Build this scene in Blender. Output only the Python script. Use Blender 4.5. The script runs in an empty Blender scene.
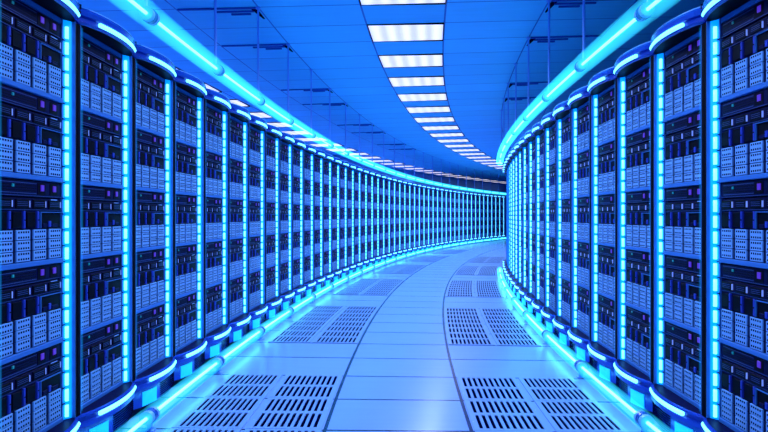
import bpy, math
from mathutils import Vector

# ---------------------------------------------------------------- measures
S = 2.05                       # metres per rack height
CX, CY = 26.823 * S, 1.034 * S  # centre of the curved hall
RI, RO = 26.026, 27.593        # front of the right and the left rack row (rack heights)
DT, T0 = 0.01117, 0.0036        # one rack, in radians; angle of the first seam
TP = 0.0004                    # phase of the ceiling panels and tube lights
ZF = 0.615                     # eye height above the floor (rack heights)
ZC = 1.04                      # ceiling above the eye
F_PX = 580.0

sc = bpy.context.scene
COL = sc.collection

# ---------------------------------------------------------------- camera
cam_d = bpy.data.cameras.new('camera')
cam = bpy.data.objects.new('camera', cam_d)
COL.objects.link(cam)
cam.location = (0, 0, ZF * S)
cam.rotation_euler = (math.radians(90), 0, 0)
cam_d.sensor_width = 36
cam_d.lens = F_PX / 768 * 36
cam_d.clip_start = 0.05
cam_d.clip_end = 300
sc.camera = cam

# ---------------------------------------------------------------- world, exposure
world = bpy.data.worlds.new('world')
sc.world = world
world.use_nodes = True
bg = world.node_tree.nodes['Background']
bg.inputs[0].default_value = (0.01, 0.10, 0.9, 1)
bg.inputs[1].default_value = 0.25
sc.view_settings.view_transform = 'Standard'
sc.view_settings.look = 'None'
sc.view_settings.gamma = 1
sc.view_settings.exposure = 0.0
sc.view_settings.use_curve_mapping = False
try:
    sc.cycles.use_denoising = True
    sc.cycles.max_bounces = 8
    sc.cycles.diffuse_bounces = 4
    sc.cycles.glossy_bounces = 4
    sc.cycles.transparent_max_bounces = 48
    sc.cycles.volume_bounces = 0
    sc.cycles.sample_clamp_indirect = 6
    sc.cycles.caustics_reflective = False
except Exception:
    pass


def P(r, th, z=0.0):
    """point at radius r (rack heights), angle th, height z above the floor (rack heights) -> metres"""
    return Vector((CX - r * S * math.cos(th), CY + r * S * math.sin(th), z * S))


# unseen cool spots added under the light panels to brighten the hall
for k in range(-1, 20):
    th = TP + DT * (2 * k + 1.5)
    ld = bpy.data.lights.new('panel_fill_spot', 'SPOT')
    ld.energy = 215
    ld.color = (0.5, 0.62, 1.0)
    ld.spot_size = math.radians(150)
    ld.spot_blend = 1.0
    ld.shadow_soft_size = 0.0
    lo = bpy.data.objects.new('panel_fill_spot', ld)
    COL.objects.link(lo)
    lo.location = P(26.78, th, ZF + ZC - 0.03)
    l2 = bpy.data.objects.new('panel_fill_spot', ld)
    COL.objects.link(l2)
    l2.location = P(28.65, th, ZF + ZC - 0.03)


# ---------------------------------------------------------------- materials
def mat(name, color, rough=0.5, metal=0.0, emis=None, strength=0.0, spec=0.5, noise=0.0, nscale=40.0):
    m = bpy.data.materials.new(name)
    m.use_nodes = True
    nt = m.node_tree
    b = nt.nodes['Principled BSDF']
    b.inputs['Base Color'].default_value = (*color, 1)
    b.inputs['Roughness'].default_value = rough
    b.inputs['Metallic'].default_value = metal
    b.inputs['Specular IOR Level'].default_value = spec
    if emis:
        b.inputs['Emission Color'].default_value = (*emis, 1)
        b.inputs['Emission Strength'].default_value = strength
    if noise:
        tc = nt.nodes.new('ShaderNodeTexCoord')
        n = nt.nodes.new('ShaderNodeTexNoise')
        n.inputs['Scale'].default_value = nscale
        n.inputs['Detail'].default_value = 3
        nt.links.new(tc.outputs['Object'], n.inputs['Vector'])
        mr = nt.nodes.new('ShaderNodeMapRange')
        mr.inputs[3].default_value = max(0.02, rough - noise)
        mr.inputs[4].default_value = rough + noise
        nt.links.new(n.outputs['Fac'], mr.inputs[0])
        nt.links.new(mr.outputs[0], b.inputs['Roughness'])
    return m


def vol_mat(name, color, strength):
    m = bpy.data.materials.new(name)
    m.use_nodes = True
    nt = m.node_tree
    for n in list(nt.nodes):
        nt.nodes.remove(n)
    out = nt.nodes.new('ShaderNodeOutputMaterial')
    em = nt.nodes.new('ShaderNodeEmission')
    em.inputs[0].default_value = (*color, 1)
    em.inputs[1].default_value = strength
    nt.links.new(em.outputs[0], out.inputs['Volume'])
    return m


def polar_mat(name, base, line, step, phase, halfw, arcs, rough, metal=0.0, spec=0.5, var=0.12, rcols=None):
    """ring-shaped slab surface: radial joints every `step` rad, darker arcs at given radii (rack heights)"""
    m = bpy.data.materials.new(name)
    m.use_nodes = True
    nt = m.node_tree
    L = nt.links.new
    b = nt.nodes['Principled BSDF']
    b.inputs['Roughness'].default_value = rough
    b.inputs['Metallic'].default_value = metal
    b.inputs['Specular IOR Level'].default_value = spec
    tc = nt.nodes.new('ShaderNodeTexCoord')
    sx = nt.nodes.new('ShaderNodeSeparateXYZ')
    L(tc.outputs['Object'], sx.inputs[0])

    def M(op, a, c=None, v=None):
        n = nt.nodes.new('ShaderNodeMath')
        n.operation = op
        for i, q in enumerate((a, c)):
            if q is None:
                continue
            if isinstance(q, (int, float)):
                n.inputs[i].default_value = q
            else:
                L(q, n.inputs[i])
        return n.outputs[0]
    nx = M('MULTIPLY', sx.outputs[0], -1.0)
    ang = M('ARCTAN2', sx.outputs[1], nx)
    r = M('SQRT', M('ADD', M('MULTIPLY', sx.outputs[0], sx.outputs[0]), M('MULTIPLY', sx.outputs[1], sx.outputs[1])))
    u = M('DIVIDE', M('SUBTRACT', ang, phase), step)
    fr = M('FRACT', M('ADD', u, 50.0))
    d = M('ABSOLUTE', M('SUBTRACT', fr, 0.5))
    mask = M('GREATER_THAN', d, 0.5 - halfw)
    for a, hw in arcs:
        dd = M('ABSOLUTE', M('SUBTRACT', r, a * S))
        mask = M('MAXIMUM', mask, M('LESS_THAN', dd, hw * S))
    # brushed tone along the ring
    cell = M('FLOOR', M('ADD', u, 50.0))
    cv = nt.nodes.new('ShaderNodeCombineXYZ')
    L(M('MULTIPLY', r, 1.2), cv.inputs[0])
    L(M('MULTIPLY', u, 6.0), cv.inputs[1])
    n1 = nt.nodes.new('ShaderNodeTexNoise')
    n1.inputs['Scale'].default_value = 1.5
    n1.inputs['Detail'].default_value = 4
    L(cv.outputs[0], n1.inputs['Vector'])
    wn = nt.nodes.new('ShaderNodeTexWhiteNoise')
    wn.noise_dimensions = '1D'
    L(cell, wn.inputs['W'])
    mr = nt.nodes.new('ShaderNodeMapRange')
    mr.inputs[3].default_value = 1 - var
    mr.inputs[4].default_value = 1 + var
    L(M('ADD', M('MULTIPLY', n1.outputs['Fac'], 0.7), M('MULTIPLY', wn.outputs['Value'], 0.3)), mr.inputs[0])
    mul = nt.nodes.new('ShaderNodeMixRGB')
    mul.blend_type = 'MULTIPLY'
    mul.inputs[0].default_value = 1
    mul.inputs[1].default_value = (*base, 1)
    L(mr.outputs[0], mul.inputs[2])
    mix = nt.nodes.new('ShaderNodeMixRGB')
    L(mask, mix.inputs[0])
    L(mul.outputs[0], mix.inputs[1])
    mix.inputs[2].default_value = (*line, 1)
    L(mix.outputs[0], b.inputs['Base Color'])
    return m


R_P1, R_P2 = 26.58, 27.0       # path edges on the floor and edges of the light row in the ceiling
R_A1L, R_A2L = 27.512, 27.933
R_A1R, R_A2R = 26.085, 25.664
R_OUT1, R_OUT2 = 28.434, 28.87
FT, FP = 0.01045, 0.0443

M_floor = polar_mat('floor_tiles', (0.15, 0.29, 0.60), (0.002, 0.006, 0.05), FT, FP, 0.018,
                    [(R_P1, 0.0055), (R_P2, 0.0055)], 0.22, var=0.08)
M_ceil = polar_mat('ceiling_tiles', (0.08, 0.56, 0.95), (0.012, 0.13, 0.55), DT, TP, 0.014,
                   [(R_P1, 0.005), (R_P2, 0.005), (R_A1L, 0.004), (R_A2L, 0.004), (R_A1R, 0.004), (R_A2R, 0.004),
                    (R_OUT1, 0.006), (R_OUT2, 0.006)], 0.55, var=0.15)
M_wall = mat('wall_paint', (0.10, 0.36, 0.85), 0.6, noise=0.1, nscale=3)
M_black = mat('black_metal', (0.0004, 0.0005, 0.005), 0.5, 0.0, noise=0.08, spec=0.05)
M_navy = mat('navy_metal', (0.0022, 0.0026, 0.035), 0.45, 0.0, noise=0.08, spec=0.05)
M_case = mat('blue_enamel', (0.005, 0.04, 0.36), 0.22, 0.1, noise=0.05)
M_steel = mat('blue_steel', (0.03, 0.14, 0.42), 0.45, 0.0, spec=0.1, noise=0.05)
M_drive = mat('drive_face', (0.13, 0.32, 0.62), 0.5, 0.0, spec=0.1, noise=0.05)
M_rim = mat('silver_rim', (0.3, 0.5, 0.95), 0.3, 0.4)
M_rod = mat('painted_rod', (0.16, 0.36, 0.85), 0.4, 0.2)
M_edge = mat('unit_edge', (0.012, 0.03, 0.14), 0.4, spec=0.2)
M_plate = mat('vent_plate', (0.15, 0.29, 0.60), 0.25, 0.0, noise=0.05)
M_void = mat('void_black', (0.0, 0.001, 0.016), 0.9, spec=0.0)
M_purple = mat('violet_lamp', (0.03, 0.005, 0.12), 0.4, emis=(0.10, 0.02, 0.75), strength=0.6)
M_tick = mat('status_lamp', (0.1, 0.2, 0.6), 0.4, emis=(0.25, 0.4, 1.0), strength=0.5)
M_green = mat('green_lamp', (0.0, 0.2, 0.2), 0.4, emis=(0.0, 0.22, 0.35), strength=0.25)
M_led = mat('led_bead', (0.1, 0.7, 1), 0.4, emis=(0.13, 0.62, 1.0), strength=3.2)
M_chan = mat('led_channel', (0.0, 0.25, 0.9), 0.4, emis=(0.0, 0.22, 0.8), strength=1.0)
M_core = mat('lamp_core', (0.2, 0.9, 1), 0.4, emis=(0.09, 0.75, 1.0), strength=5.5)
M_glow = vol_mat('lamp_halo', (0.02, 0.42, 0.66), 5.5)  # emissive volume, imitates the bloom around the tube lights
M_glow_led = vol_mat('strip_halo', (0.0, 0.26, 0.75), 11.0)  # emissive volume, imitates the bloom around the LED beads
M_bar = mat('latch_bar', (0.018, 0.04, 0.34), 0.45, spec=0.1)
M_slat = mat('vent_slat', (0.015, 0.08, 0.42), 0.5, spec=0.2)
M_reflect = mat('footer_reflection', (0.0, 0.5, 1), 0.4, emis=(0.01, 0.42, 1.0), strength=0.4)  # emission paints reflected lamp light on the footer, no lamp there


def panel_mat():
    m = bpy.data.materials.new('light_panel')
    m.use_nodes = True
    nt = m.node_tree
    L = nt.links.new
    b = nt.nodes['Principled BSDF']
    b.inputs['Base Color'].default_value = (0.5, 0.5, 0.7, 1)
    tc = nt.nodes.new('ShaderNodeTexCoord')
    sx = nt.nodes.new('ShaderNodeSeparateXYZ')
    L(tc.outputs['Object'], sx.inputs[0])
    w = nt.nodes.new('ShaderNodeMath'); w.operation = 'MULTIPLY'; w.inputs[1].default_value = 2 * math.pi / (0.42 * S / 5)
    L(sx.outputs[0], w.inputs[0])
    c = nt.nodes.new('ShaderNodeMath'); c.operation = 'COSINE'
    L(w.outputs[0], c.inputs[0])
    mr = nt.nodes.new('ShaderNodeMapRange')
    mr.inputs[1].default_value = -1; mr.inputs[2].default_value = 1
    L(c.outputs[0], mr.inputs[0])
    mix = nt.nodes.new('ShaderNodeMixRGB')
    mix.inputs[1].default_value = (0.60, 0.58, 0.86, 1)
    mix.inputs[2].default_value = (0.95, 0.92, 1.0, 1)
    L(mr.outputs[0], mix.inputs[0])
    L(mix.outputs[0], b.inputs['Emission Color'])
    b.inputs['Emission Strength'].default_value = 1.0
    return m


M_panel = panel_mat()


# ---------------------------------------------------------------- mesh builder (rack heights -> metres)
class MB:
    def __init__(self):
        self.v, self.f, self.m, self.mats = [], [], [], []

    def mi(self, m):
        if m not in self.mats:
            self.mats.append(m)
        return self.mats.index(m)

    def add(self, vs, fs, m):
        o = len(self.v)
        self.v += [tuple(p) for p in vs]
        k = self.mi(m)
        for f in fs:
            self.f.append(tuple(i + o for i in f))
            self.m.append(k)

    def box(self, x0, x1, y0, y1, z0, z1, m):
        vs = [(x, y, z) for z in (z0, z1) for y in (y0, y1) for x in (x0, x1)]
        self.add(vs, [(0, 2, 3, 1), (4, 5, 7, 6), (0, 1, 5, 4), (2, 6, 7, 3), (0, 4, 6, 2), (1, 3, 7, 5)], m)

    def bbox(self, x0, x1, y0, y1, z0, z1, m, b):
        """box with a bevelled front (front = y0)"""
        vs = [(x0, y1, z0), (x1, y1, z0), (x1, y1, z1), (x0, y1, z1),
              (x0, y0 + b, z0), (x1, y0 + b, z0), (x1, y0 + b, z1), (x0, y0 + b, z1),
              (x0 + b, y0, z0 + b), (x1 - b, y0, z0 + b), (x1 - b, y0, z1 - b), (x0 + b, y0, z1 - b)]
        fs = [(3, 2, 1, 0), (0, 1, 5, 4), (1, 2, 6, 5), (2, 3, 7, 6), (3, 0, 4, 7),
              (4, 5, 9, 8), (5, 6, 10, 9), (6, 7, 11, 10), (7, 4, 8, 11), (8, 9, 10, 11)]
        self.add(vs, fs, m)

    def quad(self, a, b, c, d, m):
        self.add([a, b, c, d], [(0, 1, 2, 3)], m)

    def tube(self, pts, r, m, n=10, caps=True):
        """round tube through points"""
        vs, fs = [], []
        pts = [Vector(p) for p in pts]
        for i, p in enumerate(pts):
            t = (pts[min(i + 1, len(pts) - 1)] - pts[max(i - 1, 0)]).normalized()
            up = Vector((0, 0, 1)) if abs(t.z) < 0.9 else Vector((1, 0, 0))
            a = t.cross(up).normalized()
            b = a.cross(t).normalized()
            for k in range(n):
                q = 2 * math.pi * k / n
                vs.append(p + (a * math.cos(q) + b * math.sin(q)) * r)
        for i in range(len(pts) - 1):
            for k in range(n):
                k2 = (k + 1) % n
                fs.append((i * n + k, (i + 1) * n + k, (i + 1) * n + k2, i * n + k2))
        if caps:
            fs.append(tuple(range(n)))
            fs.append(tuple((len(pts) - 1) * n + k for k in range(n - 1, -1, -1)))
        self.add(vs, fs, m)

    def sweep(self, pts2, prof, m, closed=True):
        """profile (outward offset, z) swept along a plan curve pts2 (list of (x, y, nx, ny))"""
        n = len(prof)
        vs = [(x + nx * o, y + ny * o, z) for (x, y, nx, ny) in pts2 for (o, z) in prof]
        fs = []
        for i in range(len(pts2) - 1):
            for k in range(n if closed else n - 1):
                k2 = (k + 1) % n
                fs.append((i * n + k, (i + 1) * n + k, (i + 1) * n + k2, i * n + k2))
        if closed:
            fs.append(tuple(range(n)))
            fs.append(tuple((len(pts2) - 1) * n + k for k in range(n - 1, -1, -1)))
        self.add(vs, fs, m)

    def build(self, name, parent=None, smooth=False):
        me = bpy.data.meshes.new(name)
        me.from_pydata([(x * S, y * S, z * S) for x, y, z in self.v], [], self.f)
        for m in self.mats:
            me.materials.append(m)
        for p, k in zip(me.polygons, self.m):
            p.material_index = k
            p.use_smooth = smooth
        me.validate()
        me.update()
        o = bpy.data.objects.new(name, me)
        COL.objects.link(o)
        if parent:
            o.parent = parent
        return o


def tag(o, label=None, cat=None, group=None, kind=None):
    if label: o['label'] = label
    if cat: o['category'] = cat
    if group: o['group'] = group
    if kind: o['kind'] = kind
    return o


def empty(name):
    o = bpy.data.objects.new(name, None)
    o.empty_display_size = 0.1
    COL.objects.link(o)
    return o


def copy_tree(o, parent=None):
    c = o.copy()
    COL.objects.link(c)
    c.parent = parent
    for ch in list(o.children):
        copy_tree(ch, c)
    return c


def place(o, r, th, z, side):
    """local +y points away from the aisle. side -1 left (outer) row, +1 right (inner) row"""
    o.location = P(r, th, z)
    d = (-math.cos(th), math.sin(th)) if side < 0 else (math.cos(th), -math.sin(th))
    o.rotation_euler = (0, 0, math.atan2(-d[0], d[1]))


ONES = ['zeroth', 'first', 'second', 'third', 'fourth', 'fifth', 'sixth', 'seventh', 'eighth', 'ninth', 'tenth', 'eleventh', 'twelfth',
        'thirteenth', 'fourteenth', 'fifteenth', 'sixteenth', 'seventeenth', 'eighteenth', 'nineteenth']
TENS = {2: ('twentieth', 'twenty'), 3: ('thirtieth', 'thirty'), 4: ('fortieth', 'forty'), 5: ('fiftieth', 'fifty')}


def ordinal(n):
    if n < 20:
        return ONES[n]
    t, u = divmod(n, 10)
    return TENS[t][0] if u == 0 else TENS[t][1] + '-' + ONES[u]


# ---------------------------------------------------------------- structure
TA, TB, TN = -0.09, 0.78, 174


def ring(name, r0, r1, z0, z1, m, kind='structure'):
    """slab between two radii; its origin is the centre of the curve"""
    mb = MB()
    vs = []
    for i in range(TN + 1):
        th = TA + (TB - TA) * i / TN
        for r, z in ((r0, z0), (r1, z0), (r1, z1), (r0, z1)):
            vs.append((-r * math.cos(th), r * math.sin(th), z))
    fs = []
    for i in range(TN):
        for k in range(4):
            a, b2 = i * 4 + k, i * 4 + (k + 1) % 4
            fs.append((a, b2, b2 + 4, a + 4))
    fs += [(3, 2, 1, 0), tuple(TN * 4 + k for k in range(4))]
    mb.add(vs, fs, m)
    o = mb.build(name)
    o.location = (CX, CY, 0)
    o['kind'] = kind
    return o


ring('floor', RI - 1.6, RO + 1.5, -0.05, 0.0, M_floor)
ring('ceiling', RI - 1.6, RO + 1.5, ZF + ZC, ZF + ZC + 0.05, M_ceil)
ring('wall_left', RO + 1.45, RO + 1.5, -0.05, ZF + ZC + 0.05, M_wall)
ring('wall_right', RI - 1.65, RI - 1.6, -0.05, ZF + ZC + 0.05, M_wall)


# ---------------------------------------------------------------- server rack
ZT = 0.4655 + ZF               # top of the equipment
MOD = 0.1925
ZTOP = 0.478 + ZF
ZBOT = -0.496 + ZF
YC = 0.018                    # recess of the equipment behind the posts
PW = 0.013                    # half of a seam post
CW = 0.022                    # width of an LED channel


def arc_plan(w, bulge, a0=0.0, a1=1.0, n=14):
    """convex plan curve across the rack front"""
    out = []
    hw = w / 2
    for i in range(n + 1):
        t = a0 + (a1 - a0) * i / n
        x = -hw + w * t
        s = math.sin(math.pi * t)
        y = -bulge * (s ** 0.62)
        dy = -bulge * 0.62 * (max(s, 0.12) ** -0.38) * math.cos(math.pi * t) * math.pi / w
        l = math.hypot(1, dy)
        out.append((x, y, dy / l, -1 / l))
    return out


def unit_a(cw, top, dy=0.0):
    mb = MB()
    x0, x1 = -cw / 2, cw / 2
    y = YC + dy
    mb.bbox(x0, x1, y - 0.003, y + 0.3, top - 0.036, top - 0.002, M_navy, 0.0012)
    for k in range(5):
        z = top - 0.007 - k * 0.0056
        mb.box(x0 + 0.012, x0 + cw * 0.58, y - 0.0036, y - 0.0028, z - 0.0018, z, M_edge if k in (0, 4) else M_black)
    for k in range(2):
        xx = x0 + cw * (0.63 + 0.20 * k)
        mb.box(xx - 0.008, xx + 0.022, y - 0.0038, y - 0.0028, top - 0.032, top - 0.006, M_black)
    mb.box(x0, x1, y - 0.0036, y - 0.0028, top - 0.0365, top - 0.0348, M_edge)
    return mb


def led_dot(x, z, y, w, h, m):
    mb = MB()
    mb.bbox(x, x + w, y - 0.0055, y - 0.0028, z - h, z, m, 0.0008)
    return mb


def unit_b(cw, top):
    mb = MB()
    x0 = -cw / 2
    y = YC
    mb.bbox(x0, x0 + cw, y - 0.002, y + 0.3, top - 0.067, top - 0.041, M_navy, 0.001)
    for k in range(4):
        a = x0 + cw * (k / 4) + 0.006
        b = a + cw / 4 - 0.014
        mb.bbox(a, b, y - 0.0045, y, top - 0.064, top - 0.044, M_black, 0.0012)
        for j in range(3):
            mb.box(a + 0.004, b - 0.006, y - 0.005, y - 0.0044, top - 0.0505 - j * 0.004, top - 0.0492 - j * 0.004, M_edge)
        mb.box(b + 0.0005, b + 0.0022, y - 0.005, y - 0.0015, top - 0.061, top - 0.047, M_tick)
    mb.box(x0 + cw * 0.82, x0 + cw * 0.93, y - 0.0026, y - 0.0018, top - 0.0432, top - 0.0415, M_rim)
    mb.box(x0, x0 + cw, y - 0.0026, y - 0.0018, top - 0.0675, top - 0.066, M_edge)
    return mb


def unit_c(cw, top):
    mb = MB()
    x0 = -cw / 2
    y = YC
    z0, z1 = top - 0.108, top - 0.070
    mb.box(x0, x0 + cw, y - 0.001, y + 0.3, z0, z1, M_navy)
    for k in range(3):
        a = x0 + cw * 0.205 * k + 0.006
        mb.bbox(a, a + cw * 0.13, y - 0.004, y, z0 + 0.002, z1 - 0.002, M_black, 0.001)
        mb.bbox(a + cw * 0.145, a + cw * 0.172, y - 0.006, y, z0, z1, M_bar, 0.001)
        mb.box(a + cw * 0.15, a + cw * 0.17, y - 0.0065, y - 0.0058, z0 + 0.017, z0 + 0.020, M_black)
    return mb


def unit_tray(cw, top):
    """wide black slot with a light border"""
    mb = MB()
    x0 = -cw / 2
    y = YC
    z0, z1 = top - 0.108, top - 0.071
    a, b = x0 + cw * 0.625, x0 + cw * 0.97
    mb.box(a, b, y - 0.003, y, z0, z1, M_black)
    mb.box(a, b, y - 0.007, y - 0.002, z1 - 0.0016, z1, M_steel)
    mb.box(a, a + 0.0018, y - 0.007, y - 0.002, z0, z1, M_steel)
    mb.bbox(a + cw * 0.14, a + cw * 0.18, y - 0.006, y, z0 + 0.002, z0 + 0.016, M_bar, 0.001)
    mb.bbox(a + cw * 0.05, a + cw * 0.12, y - 0.005, y, z0 + 0.001, z0 + 0.010, M_navy, 0.001)
    mb.bbox(a + cw * 0.20, a + cw * 0.30, y - 0.005, y, z0 + 0.001, z0 + 0.010, M_navy, 0.001)
    return mb


def drive_mb(mb, a, b, z0, z1, y):
    mb.bbox(a, b, y - 0.005, y, z0, z1, M_drive, 0.0008)
    n = 5
    for j in range(2):
        for k in range(n):
            xx = a + 0.003 + (b - a - 0.006) * (k + 0.5) / n
            zz = z1 - (z1 - z0) * (0.22 + 0.52 * j)
            q = (b - a - 0.006) / n * 0.30
            mb.quad((xx - q, y - 0.0053, zz - 0.0021), (xx + q, y - 0.0053, zz - 0.0021),
                    (xx + q, y - 0.0053, zz + 0.0021), (xx - q, y - 0.0053, zz + 0.0021), M_void)


def drive_cells(cw, top):
    x0 = -cw / 2
    z1, z0 = top - 0.1105, top - 0.181
    for c in range(4):
        a = x0 + cw * c / 4 + 0.0065
        b = x0 + cw * (c + 1) / 4 - 0.0055
        for r in range(3):
            h = (z1 - z0) / 3
            yield a, b, z1 - h * (r + 1) + 0.0012, z1 - h * r - 0.0006


def channel(w, s):
    """LED channel: lit back strip"""
    mb = MB()
    xo, xi = s * (w / 2 - PW), s * (w / 2 - PW - CW)
    n = 1
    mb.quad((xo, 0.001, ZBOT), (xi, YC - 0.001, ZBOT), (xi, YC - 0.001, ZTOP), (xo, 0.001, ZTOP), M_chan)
    xs = sorted((xo, xi))
    mb.box(xi - 0.0022, xi + 0.0022, YC - 0.006, YC + 0.01, ZBOT, ZTOP, M_steel)
    for k in range(1, 25):
        z = ZBOT + 0.006 + (ZTOP - ZBOT - 0.012) * (k - 0.14) / 25
        a, b = sorted((xi - s * 0.002, xi + s * 0.007))
        mb.box(a, b, YC - 0.0085, YC - 0.0045, z - 0.0012, z + 0.0012, M_black)
    return mb


def beads(w, s):
    mb = MB()
    xc = s * (w / 2 - PW - CW * 0.5)
    yc = YC * 0.5 - 0.001
    N = 25
    for k in range(N):
        z0 = ZBOT + 0.006 + (ZTOP - ZBOT - 0.012) * k / N
        z1 = z0 + (ZTOP - ZBOT) / N * 0.72
        mb.tube([(xc, yc, z0), (xc, yc, z1)], 0.0047, M_led, n=6)
    return mb


def halo_shell(w, s):
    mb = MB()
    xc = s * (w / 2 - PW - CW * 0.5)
    mb.tube([(xc, 0.0075, ZBOT + 0.002), (xc, 0.0075, ZTOP - 0.002)], 0.0125, M_glow_led, n=12)  # glowing shell added round the beads as their soft halo
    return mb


def make_rack(side, level):
    R = RO if side < 0 else RI
    w = 2 * R * math.sin(DT / 2)
    cw = w - 2 * (PW + CW)
    root = empty('server_rack')
    # body: tapered so that neighbours do not cut into each other
    tb = (R + 0.5) / R if side < 0 else (R - 0.5) / R
    hw, hb = w / 2 - 0.0004, w / 2 * min(tb, 1.0) - 0.001
    mb = MB()
    z0, z1 = ZBOT - 0.02, ZTOP + 0.012
    yb = 0.024
    vs = [(-hw, yb, z0), (hw, yb, z0), (hb, 0.5, z0), (-hb, 0.5, z0), (-hw, yb, z1), (hw, yb, z1), (hb, 0.5, z1), (-hb, 0.5, z1)]
    mb.add(vs, [(3, 2, 1, 0), (4, 5, 6, 7), (0, 1, 5, 4), (1, 2, 6, 5), (2, 3, 7, 6), (3, 0, 4, 7)], M_navy)
    mb.box(-cw / 2, cw / 2, YC - 0.004, YC + 0.02, ZT, ZTOP, M_steel)
    mb.build('cabinet_body', root)
    for s in (-1, 1):
        p = MB()
        xs = sorted((s * (w / 2 - 0.0003), s * (w / 2 - PW)))
        p.bbox(xs[0], xs[1], -0.006, 0.03, ZBOT - 0.004, ZTOP, M_black, 0.002)
        xe = s * (w / 2 - PW)
        p.box(xe - 0.0012, xe + 0.0012, -0.0065, 0.004, ZBOT, ZTOP, M_steel)
        p.build('corner_post', root)
        ch = channel(w, s).build('light_channel', root)
        beads(w, s).build('led_strip', ch, smooth=True)
        halo_shell(w, s).build('led_halo', ch, smooth=True)
    # equipment
    for k in range(5):
        top = ZT - MOD * k
        sb = MB()
        sb.bbox(-cw / 2 + 0.001, cw / 2 - 0.001, YC - 0.009, YC + 0.3, top - 0.1925, top - 0.1815, M_steel, 0.0012)
        sb.build('shelf', root)
        a = unit_a(cw, top)
        x0 = -cw / 2
        dots = []
        for j in range(2):
            xx = x0 + cw * (0.63 + 0.20 * j)
            dots.append(('power_button', led_dot(xx + 0.003, top - 0.010, YC, 0.012, 0.014, M_purple)))
        dots.append(('status_light', led_dot(x0 + cw * 0.22, top - 0.012, YC, 0.006, 0.006, M_green)))
        if level == 2:
            ao = a.build('rack_server', root)
            for nm, d in dots:
                d.build(nm, ao)
        else:
            for nm, d in dots:
                for vset in (d,):
                    off = len(a.v)
                    a.v += vset.v
                    for f, mi in zip(vset.f, vset.m):
                        a.f.append(tuple(i + off for i in f))
                        a.m.append(a.mi(vset.mats[mi]))
            a.build('rack_server', root)
        unit_b(cw, top).build('switch_unit', root)
        co = unit_c(cw, top).build('blade_chassis', root)
        if level == 2:
            unit_tray(cw, top).build('drive_tray', co)
        else:
            unit_tray(cw, top).build('drive_tray', root) if level == 1 else unit_tray(cw, top).build('drive_tray', co)
        db = MB()
        db.box(-cw / 2, cw / 2, YC - 0.001, YC + 0.3, top - 0.1812, top - 0.1095, M_navy)
        if level == 2:
            do = db.build('storage_array', root)
            for (p0, p1, p2, p3) in drive_cells(cw, top):
                q = MB()
                drive_mb(q, p0, p1, p2, p3, YC)
                q.build('hard_drive', do)
        else:
            for (p0, p1, p2, p3) in drive_cells(cw, top):
                drive_mb(db, p0, p1, p2, p3, YC)
            db.build('storage_array', root)
    # header canopy
    l0, l1 = (0.20, 0.95) if side < 0 else (0.05, 0.80)
    hz0, hz1 = 0.480 + ZF, 0.522 + ZF
    pl = arc_plan(w - 0.003, 0.036)
    hd = MB()
    prof = [(0.000, hz0), (0.006, hz0 + 0.003), (0.008, hz0 + 0.006), (0.001, hz0 + 0.009), (0.001, hz0 + 0.019),
            (0.008, hz0 + 0.022), (0.010, hz1 - 0.008), (0.006, hz1 - 0.001), (0.0, hz1)]
    prof = [(o - 0.002, z) for o, z in prof]
    hd.sweep(pl, prof, M_case, closed=False)
    # lid and underside
    n = len(pl)
    for z, m in ((hz0, M_black), (hz1, M_case)):
        top = [(x + nx * -0.002, y + ny * -0.002, z) for x, y, nx, ny in pl]
        vs = top + [(x, 0.10, z) for x, y, nx, ny in pl]
        hd.add(vs, [(i, i + 1, n + i + 1, n + i) for i in range(n - 1)], m)
    hd.box(-w / 2 + 0.003, w / 2 - 0.003, 0.015, 0.10, hz0, hz1, M_case)
    ho = hd.build('header', root, smooth=False)
    lt = MB()
    lt.tube([(x + nx * 0.0035, y + ny * 0.0035, hz0 + 0.014) for x, y, nx, ny in arc_plan(w - 0.003, 0.036, l0, l1, 12)], 0.0056, M_led, n=6)
    lt.build('header_light', ho, smooth=True)
    rm = MB()
    rm.tube([(x + nx * 0.004, y + ny * 0.004, hz1) for x, y, nx, ny in arc_plan(w - 0.006, 0.034)], 0.0018, M_rim, n=5)
    rm.build('rim', ho, smooth=True)
    for s in (-1, 1):
        kb = MB()
        xk = s * (w / 2 - 0.006)
        kb.tube([(xk, -0.006, hz1 - 0.016), (xk, -0.006, hz1 + 0.006)], 0.0055, M_navy, n=8)
        kb.build('hinge_knob', ho, smooth=False)
    # footer
    fz1, fz0, fzb = -0.497 + ZF, -0.532 + ZF, 0.028
    ft = MB()
    prof = [(0.0, fz1), (0.006, fz1 - 0.002), (0.008, fz1 - 0.006), (0.001, fz1 - 0.009), (0.001, fz1 - 0.019), (0.008, fz1 - 0.022),
            (0.009, fz0 + 0.002), (0.002, fz0), (0.001, fz0 - 0.002), (0.001, fzb)]
    prof = [(o - 0.002, z) for o, z in prof]
    ft.sweep(pl, prof[::-1], M_case, closed=False)
    for z, m in ((fz1, M_navy), (fzb, M_black)):
        tp = [(x + nx * -0.002, y + ny * -0.002, z) for x, y, nx, ny in pl]
        ft.add(tp + [(x, 0.10, z) for x, y, nx, ny in pl], [(i, i + 1, n + i + 1, n + i) for i in range(n - 1)], m)
    ft.box(-w / 2 + 0.003, w / 2 - 0.003, 0.015, 0.10, fzb, fz1, M_case)
    fo = ft.build('footer', root)
    lt = MB()
    lt.tube([(x + nx * 0.0035, y + ny * 0.0035, fz1 - 0.014) for x, y, nx, ny in arc_plan(w - 0.003, 0.036, l0, l1, 12)], 0.0060, M_led, n=6)
    lt.build('footer_light', fo, smooth=True)
    # slots on the part away from the camera, glowing patch imitating a lamp reflection on the near part
    vg = MB()
    a0, a1 = (0.40, 0.93) if side < 0 else (0.07, 0.60)
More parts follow.
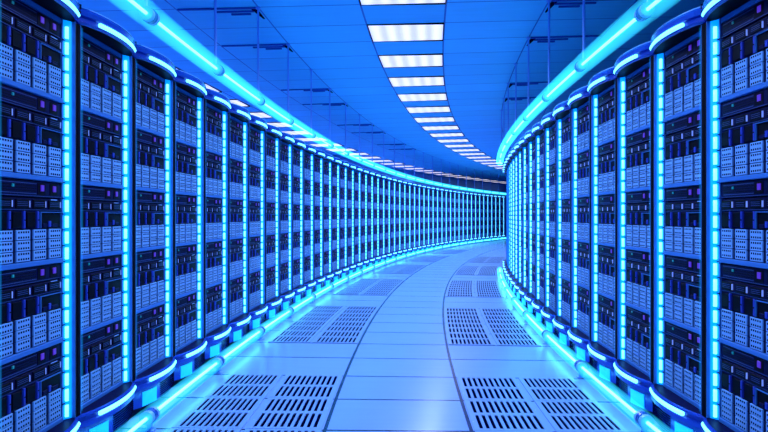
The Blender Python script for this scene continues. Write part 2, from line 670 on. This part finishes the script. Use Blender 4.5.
    for k in range(8):
        z = fz0 - 0.006 - k * 0.0062
        vg.sweep(arc_plan(w - 0.003, 0.036, a0, a1, 8), [(-0.0005, z - 0.002), (0.0012, z - 0.002), (0.0012, z), (-0.0005, z)], M_void)
    vg.build('vent_grille', fo)
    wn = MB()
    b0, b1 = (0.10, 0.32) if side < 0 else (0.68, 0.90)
    wn.sweep(arc_plan(w - 0.003, 0.036, b0, b1, 4), [(-0.001, fzb + 0.002), (0.0015, fzb + 0.002), (0.0015, fz0 - 0.010), (-0.001, fz0 - 0.010)], M_reflect)
    wn.build('lamp_reflection', fo)
    pb = MB()
    pb.box(-w / 2 + 0.01, w / 2 - 0.01, 0.01, 0.40, 0.0, fzb, M_navy)
    pb.build('plinth', root)
    return root


NL, NR = 48, 19
for side, N, name in ((-1, NL, 'left'), (1, NR, 'right')):
    R = RO if side < 0 else RI
    protos = {}
    for i in range(N):
        level = 2 if i < 5 else (1 if i < 12 else 0)
        if level not in protos:
            o = protos[level] = make_rack(side, level)
        else:
            o = copy_tree(protos[level])
        place(o, R * math.cos(DT / 2), (T0 if side < 0 else T0 + 0.0008) + DT * (i + 0.5), 0, side)
        where = {0: ', cut by the picture edge'}.get(i, '')
        tag(o, 'blue-lit server rack, %s from the camera in the %s row%s' % (ordinal(i + 1), name, where),
            'server rack', 'server racks in the %s curved row' % name)


# ---------------------------------------------------------------- tube lights
def arc_local(R, side, a0, a1, z, n=6):
    """points along the arc in the local frame of place(): x tangential, y away from the aisle"""
    out = []
    for i in range(n + 1):
        a = a0 + (a1 - a0) * i / n
        if side < 0:
            out.append((R * math.sin(a), R * math.cos(a) - R, z))
        else:
            out.append((-R * math.sin(a), -(R * math.cos(a) - R), z))
    return out


ZTB = 0.572
R_T = {-1: 27.50, 1: 26.10}


def make_tube(side, upper):
    R = R_T[side]
    root = empty('tube_light')
    c = MB(); c.tube(arc_local(R, side, 0.0, 2 * DT, 0), 0.0048, M_core, n=8)
    c.build('lamp', root, smooth=True)
    g = MB(); g.tube(arc_local(R, side, 0.0004, 2 * DT - 0.0004, 0), 0.037 if upper else 0.028, M_glow, n=20)  # glowing volume: tube glass plus the soft halo added around it
    g.build('glass_halo', root, smooth=True)
    k = MB(); k.tube(arc_local(R, side, -0.0009, 0.0009, 0, 2), 0.0195, M_rod, n=16)
    k.tube(arc_local(R, side, -0.0003, 0.0003, 0, 2), 0.0215, M_case, n=16)
    k.build('collar', root, smooth=False)
    if upper:
        h = MB()
        h.tube([(0, 0.012, 0.0), (0, 0.012, ZC - ZTB - 0.002)], 0.0052, M_rod, n=8)
        h.tube([(0, 0.012, ZC - ZTB - 0.01), (0, 0.012, ZC - ZTB)], 0.012, M_rod, n=12)
        h.build('hanger_rod', root, smooth=False)
    else:
        h = MB()
        zb = -(ZF - ZTB)
        h.box(-0.006, 0.006, -0.006, 0.006, zb, -0.012, M_rod)
        h.box(-0.010, 0.010, -0.014, 0.014, zb, zb + 0.004, M_rod)
        h.build('support_foot', root)
    return root


for side, N, name in ((-1, 24, 'left'), (1, 9, 'right')):
    for upper in (True, False):
        proto = None
        for j in range(-1, N):
            if proto is None:
                o = proto = make_tube(side, upper)
            else:
                o = copy_tree(proto)
            place(o, R_T[side], TP + DT * 2 * j, ZF + (ZTB if upper else -ZTB), side)
            txt = ('hung from the ceiling above the %s racks' if upper else 'along the floor before the %s racks') % name
            tag(o, 'glowing cyan tube light %s, %s from the camera' % (txt, ordinal(j + 2)), 'tube light',
                'tube lights %s the %s racks' % ('above' if upper else 'at the foot of', name))


# ---------------------------------------------------------------- ceiling light panels
def make_panel(r0, r1):
    root = empty('ceiling_light')
    rm = (r0 + r1) / 2
    hwd = (r1 - r0) / 2 - 0.005
    hl = rm * DT / 2 - 0.006

    def q(r, a):
        return (r * math.cos(a) - rm, r * math.sin(a))
    d = MB()
    n = 4
    da = DT / 2 * 0.97
    vs = []
    for i in range(n + 1):
        a = -da + 2 * da * i / n
        for r in (rm - hwd, rm + hwd):
            x, y = q(r, a)
            vs.append((-x, y, -0.003)); vs.append((-x, y, 0.0))
    fs = []
    for i in range(n):
        b = i * 4
        fs += [(b, b + 2, b + 6, b + 4), (b + 1, b + 5, b + 7, b + 3), (b, b + 4, b + 5, b + 1), (b + 2, b + 3, b + 7, b + 6)]
    d.add(vs, fs, M_panel)
    d.build('diffuser', root)
    f = MB()
    for s in (-1, 1):
        a = s * DT / 2
        x0, y0 = q(rm - hwd - 0.003, a)
        x1, y1 = q(rm + hwd + 0.003, a)
        f.add([(-x0, y0 - 0.005, -0.0035), (-x1, y1 - 0.005, -0.0035), (-x1, y1 + 0.005, -0.0035), (-x0, y0 + 0.005, -0.008),
               (-x0, y0 - 0.005, 0), (-x1, y1 - 0.005, 0), (-x1, y1 + 0.005, 0), (-x0, y0 + 0.005, 0)],
              [(0, 3, 2, 1), (0, 1, 5, 4), (1, 2, 6, 5), (2, 3, 7, 6), (3, 0, 4, 7), (4, 5, 6, 7)], M_black)
        rr = rm + s * (hwd + 0.002)
        x0, y0 = q(rr, -DT / 2)
        x1, y1 = q(rr, DT / 2)
        f.add([(-x0 - 0.003, y0, -0.0035), (-x0 + 0.003, y0, -0.0035), (-x1 + 0.003, y1, -0.0035), (-x1 - 0.003, y1, -0.008),
               (-x0 - 0.003, y0, 0), (-x0 + 0.003, y0, 0), (-x1 + 0.003, y1, 0), (-x1 - 0.003, y1, 0)],
              [(0, 3, 2, 1), (0, 1, 5, 4), (1, 2, 6, 5), (2, 3, 7, 6), (3, 0, 4, 7), (4, 5, 6, 7)], M_black)
    f.build('frame', root)
    return root


for (r0, r1, n0, n1, txt, grp) in ((R_P1, R_P2, 2, 25, 'over the middle of the aisle', 'light panels over the aisle'),
                                   (R_OUT1, R_OUT2, 0, 29, 'in the row behind the left racks', 'light panels behind the left racks')):
    proto = None
    cnt = 0
    for k in range(n0, n1):
        o = proto = make_panel(r0, r1) if proto is None else proto
        if cnt:
            o = copy_tree(proto)
        cnt += 1
        th = TP + DT * (2 * k + 1.5)
        o.location = P((r0 + r1) / 2, th, ZF + ZC)
        o.rotation_euler = (0, 0, -th)
        tag(o, 'white glowing ceiling light panel %s, %s from the camera' % (txt, ordinal(cnt)), 'ceiling light', grp)


# ---------------------------------------------------------------- ceiling slot vents
def make_slot(side):
    ra, rb = (R_A1L + 0.012, R_A2L - 0.01) if side < 0 else (R_A1R - 0.012, R_A2R + 0.01)
    L = abs(rb - ra)
    root = empty('ceiling_vent')
    q = 1 if side < 0 else -1       # local x runs away from the camera on the left, towards it on the right
    fr = MB()
    for (x, y0, y1, t) in ((0.0, 0.0, L, 0.006), (0.045, 0.02, L * 0.55, 0.005), (0.085, 0.05, L * 0.38, 0.005)):
        xs = sorted((q * (x - t), q * (x + t)))
        fr.box(xs[0], xs[1], y0, y1, -0.008, 0.0, M_slat)
    fr.build('slat', root)
    bk = MB()
    x0, x1 = q * 0.012, q * 0.165
    bk.add([(x0, 0.0, -0.004), (x1, 0.0, -0.004), (x1, 0.006, -0.004), (x0, 0.03, -0.004),
            (x0, 0.0, 0), (x1, 0.0, 0), (x1, 0.006, 0), (x0, 0.03, 0)],
           [(0, 1, 2, 3), (7, 6, 5, 4), (0, 4, 5, 1), (1, 5, 6, 2), (2, 6, 7, 3), (3, 7, 4, 0)], M_void)
    bk.build('recess_shadow', root)  # tapered black slab stands for the shadow in the recess
    return root, ra


for side, name, idx in ((-1, 'left', (6, 8, 12, 14, 18, 20, 24, 26)), (1, 'right', (2, 6, 8, 12, 14))):
    proto = None
    for c, i in enumerate(idx):
        if proto is None:
            proto, ra = make_slot(side)
            o = proto
        else:
            o = copy_tree(proto)
        place(o, ra, TP + DT * i, ZF + ZC, side)
        tag(o, 'narrow dark slotted vent in the ceiling on the %s, %s from the camera' % (name, ordinal(c + 1)), 'vent',
            'slot vents in the %s ceiling' % name)


# ---------------------------------------------------------------- perforated floor tiles
def make_tile(r0, r1):
    """one raised-floor tile, two rows of ten slots; local x = tangential"""
    rm = (r0 + r1) / 2
    root = empty('vent_tile')
    pl = MB()
    hw = (r1 - r0) / 2
    hl = rm * FT / 2 - 0.0012
    xs = [-hw]
    m, ns = 0.012, 10
    pit = (2 * hw - 2 * m) / ns
    for k in range(ns):
        a = -hw + m + k * pit
        xs += [a + pit * 0.24, a + pit * 0.76]
    xs.append(hw)
    rows = [(-hl + 0.013, -0.011), (0.011, hl - 0.013)]
    ys = [-hl, rows[0][0], rows[0][1], rows[1][0], rows[1][1], hl]
    h = 0.0035
    for i in range(len(xs) - 1):
        for j in range(5):
            if i % 2 == 1 and j in (1, 3):
                x0, x1, y0, y1 = xs[i], xs[i + 1], ys[j], ys[j + 1]
                for a, b in (((x0, y0), (x0, y1)), ((x0, y1), (x1, y1)), ((x1, y1), (x1, y0)), ((x1, y0), (x0, y0))):
                    pl.quad((*a, 0.0006), (*b, 0.0006), (*b, h), (*a, h), M_plate)
                continue
            pl.quad((xs[i], ys[j], h), (xs[i + 1], ys[j], h), (xs[i + 1], ys[j + 1], h), (xs[i], ys[j + 1], h), M_plate)
    for a, b in (((-hw, -hl), (hw, -hl)), ((hw, -hl), (hw, hl)), ((hw, hl), (-hw, hl)), ((-hw, hl), (-hw, -hl))):
        pl.quad((*a, 0), (*b, 0), (*b, h), (*a, h), M_plate)
    pl.build('perforated_plate', root)
    v = MB()
    v.quad((-hw + 0.004, -hl + 0.004, 0.0006), (hw - 0.004, -hl + 0.004, 0.0006), (hw - 0.004, hl - 0.004, 0.0006), (-hw + 0.004, hl - 0.004, 0.0006), M_void)
    v.build('dark_underside', root)
    return root


cols = (('right', 26.352, 26.571, 'beside the path'), ('right', 26.135, 26.340, 'beside the tube light'),
        ('left', 27.009, 27.228, 'beside the path'), ('left', 27.240, 27.445, 'beside the tube light'))
for name, r0, r1, wh in cols:
    proto = None
    c = 0
    for blk in range(0, 6):
        if name == 'right' and blk > 4:
            continue
        base = FP - 4 * FT + 6 * FT * blk
        for t in range(4):
            th = base + FT * (t + 0.5)
            if proto is None:
                proto = make_tile(r0, r1)
                o = proto
            else:
                o = copy_tree(proto)
            c += 1
            o.location = P((r0 + r1) / 2, th, 0)
            o.rotation_euler = (0, 0, -th)
            tag(o, 'slotted floor vent tile on the %s %s, %s from the camera' % (name, wh, ordinal(c)), 'floor vent',
                'slotted floor tiles on the %s, column %s' % (name, wh))
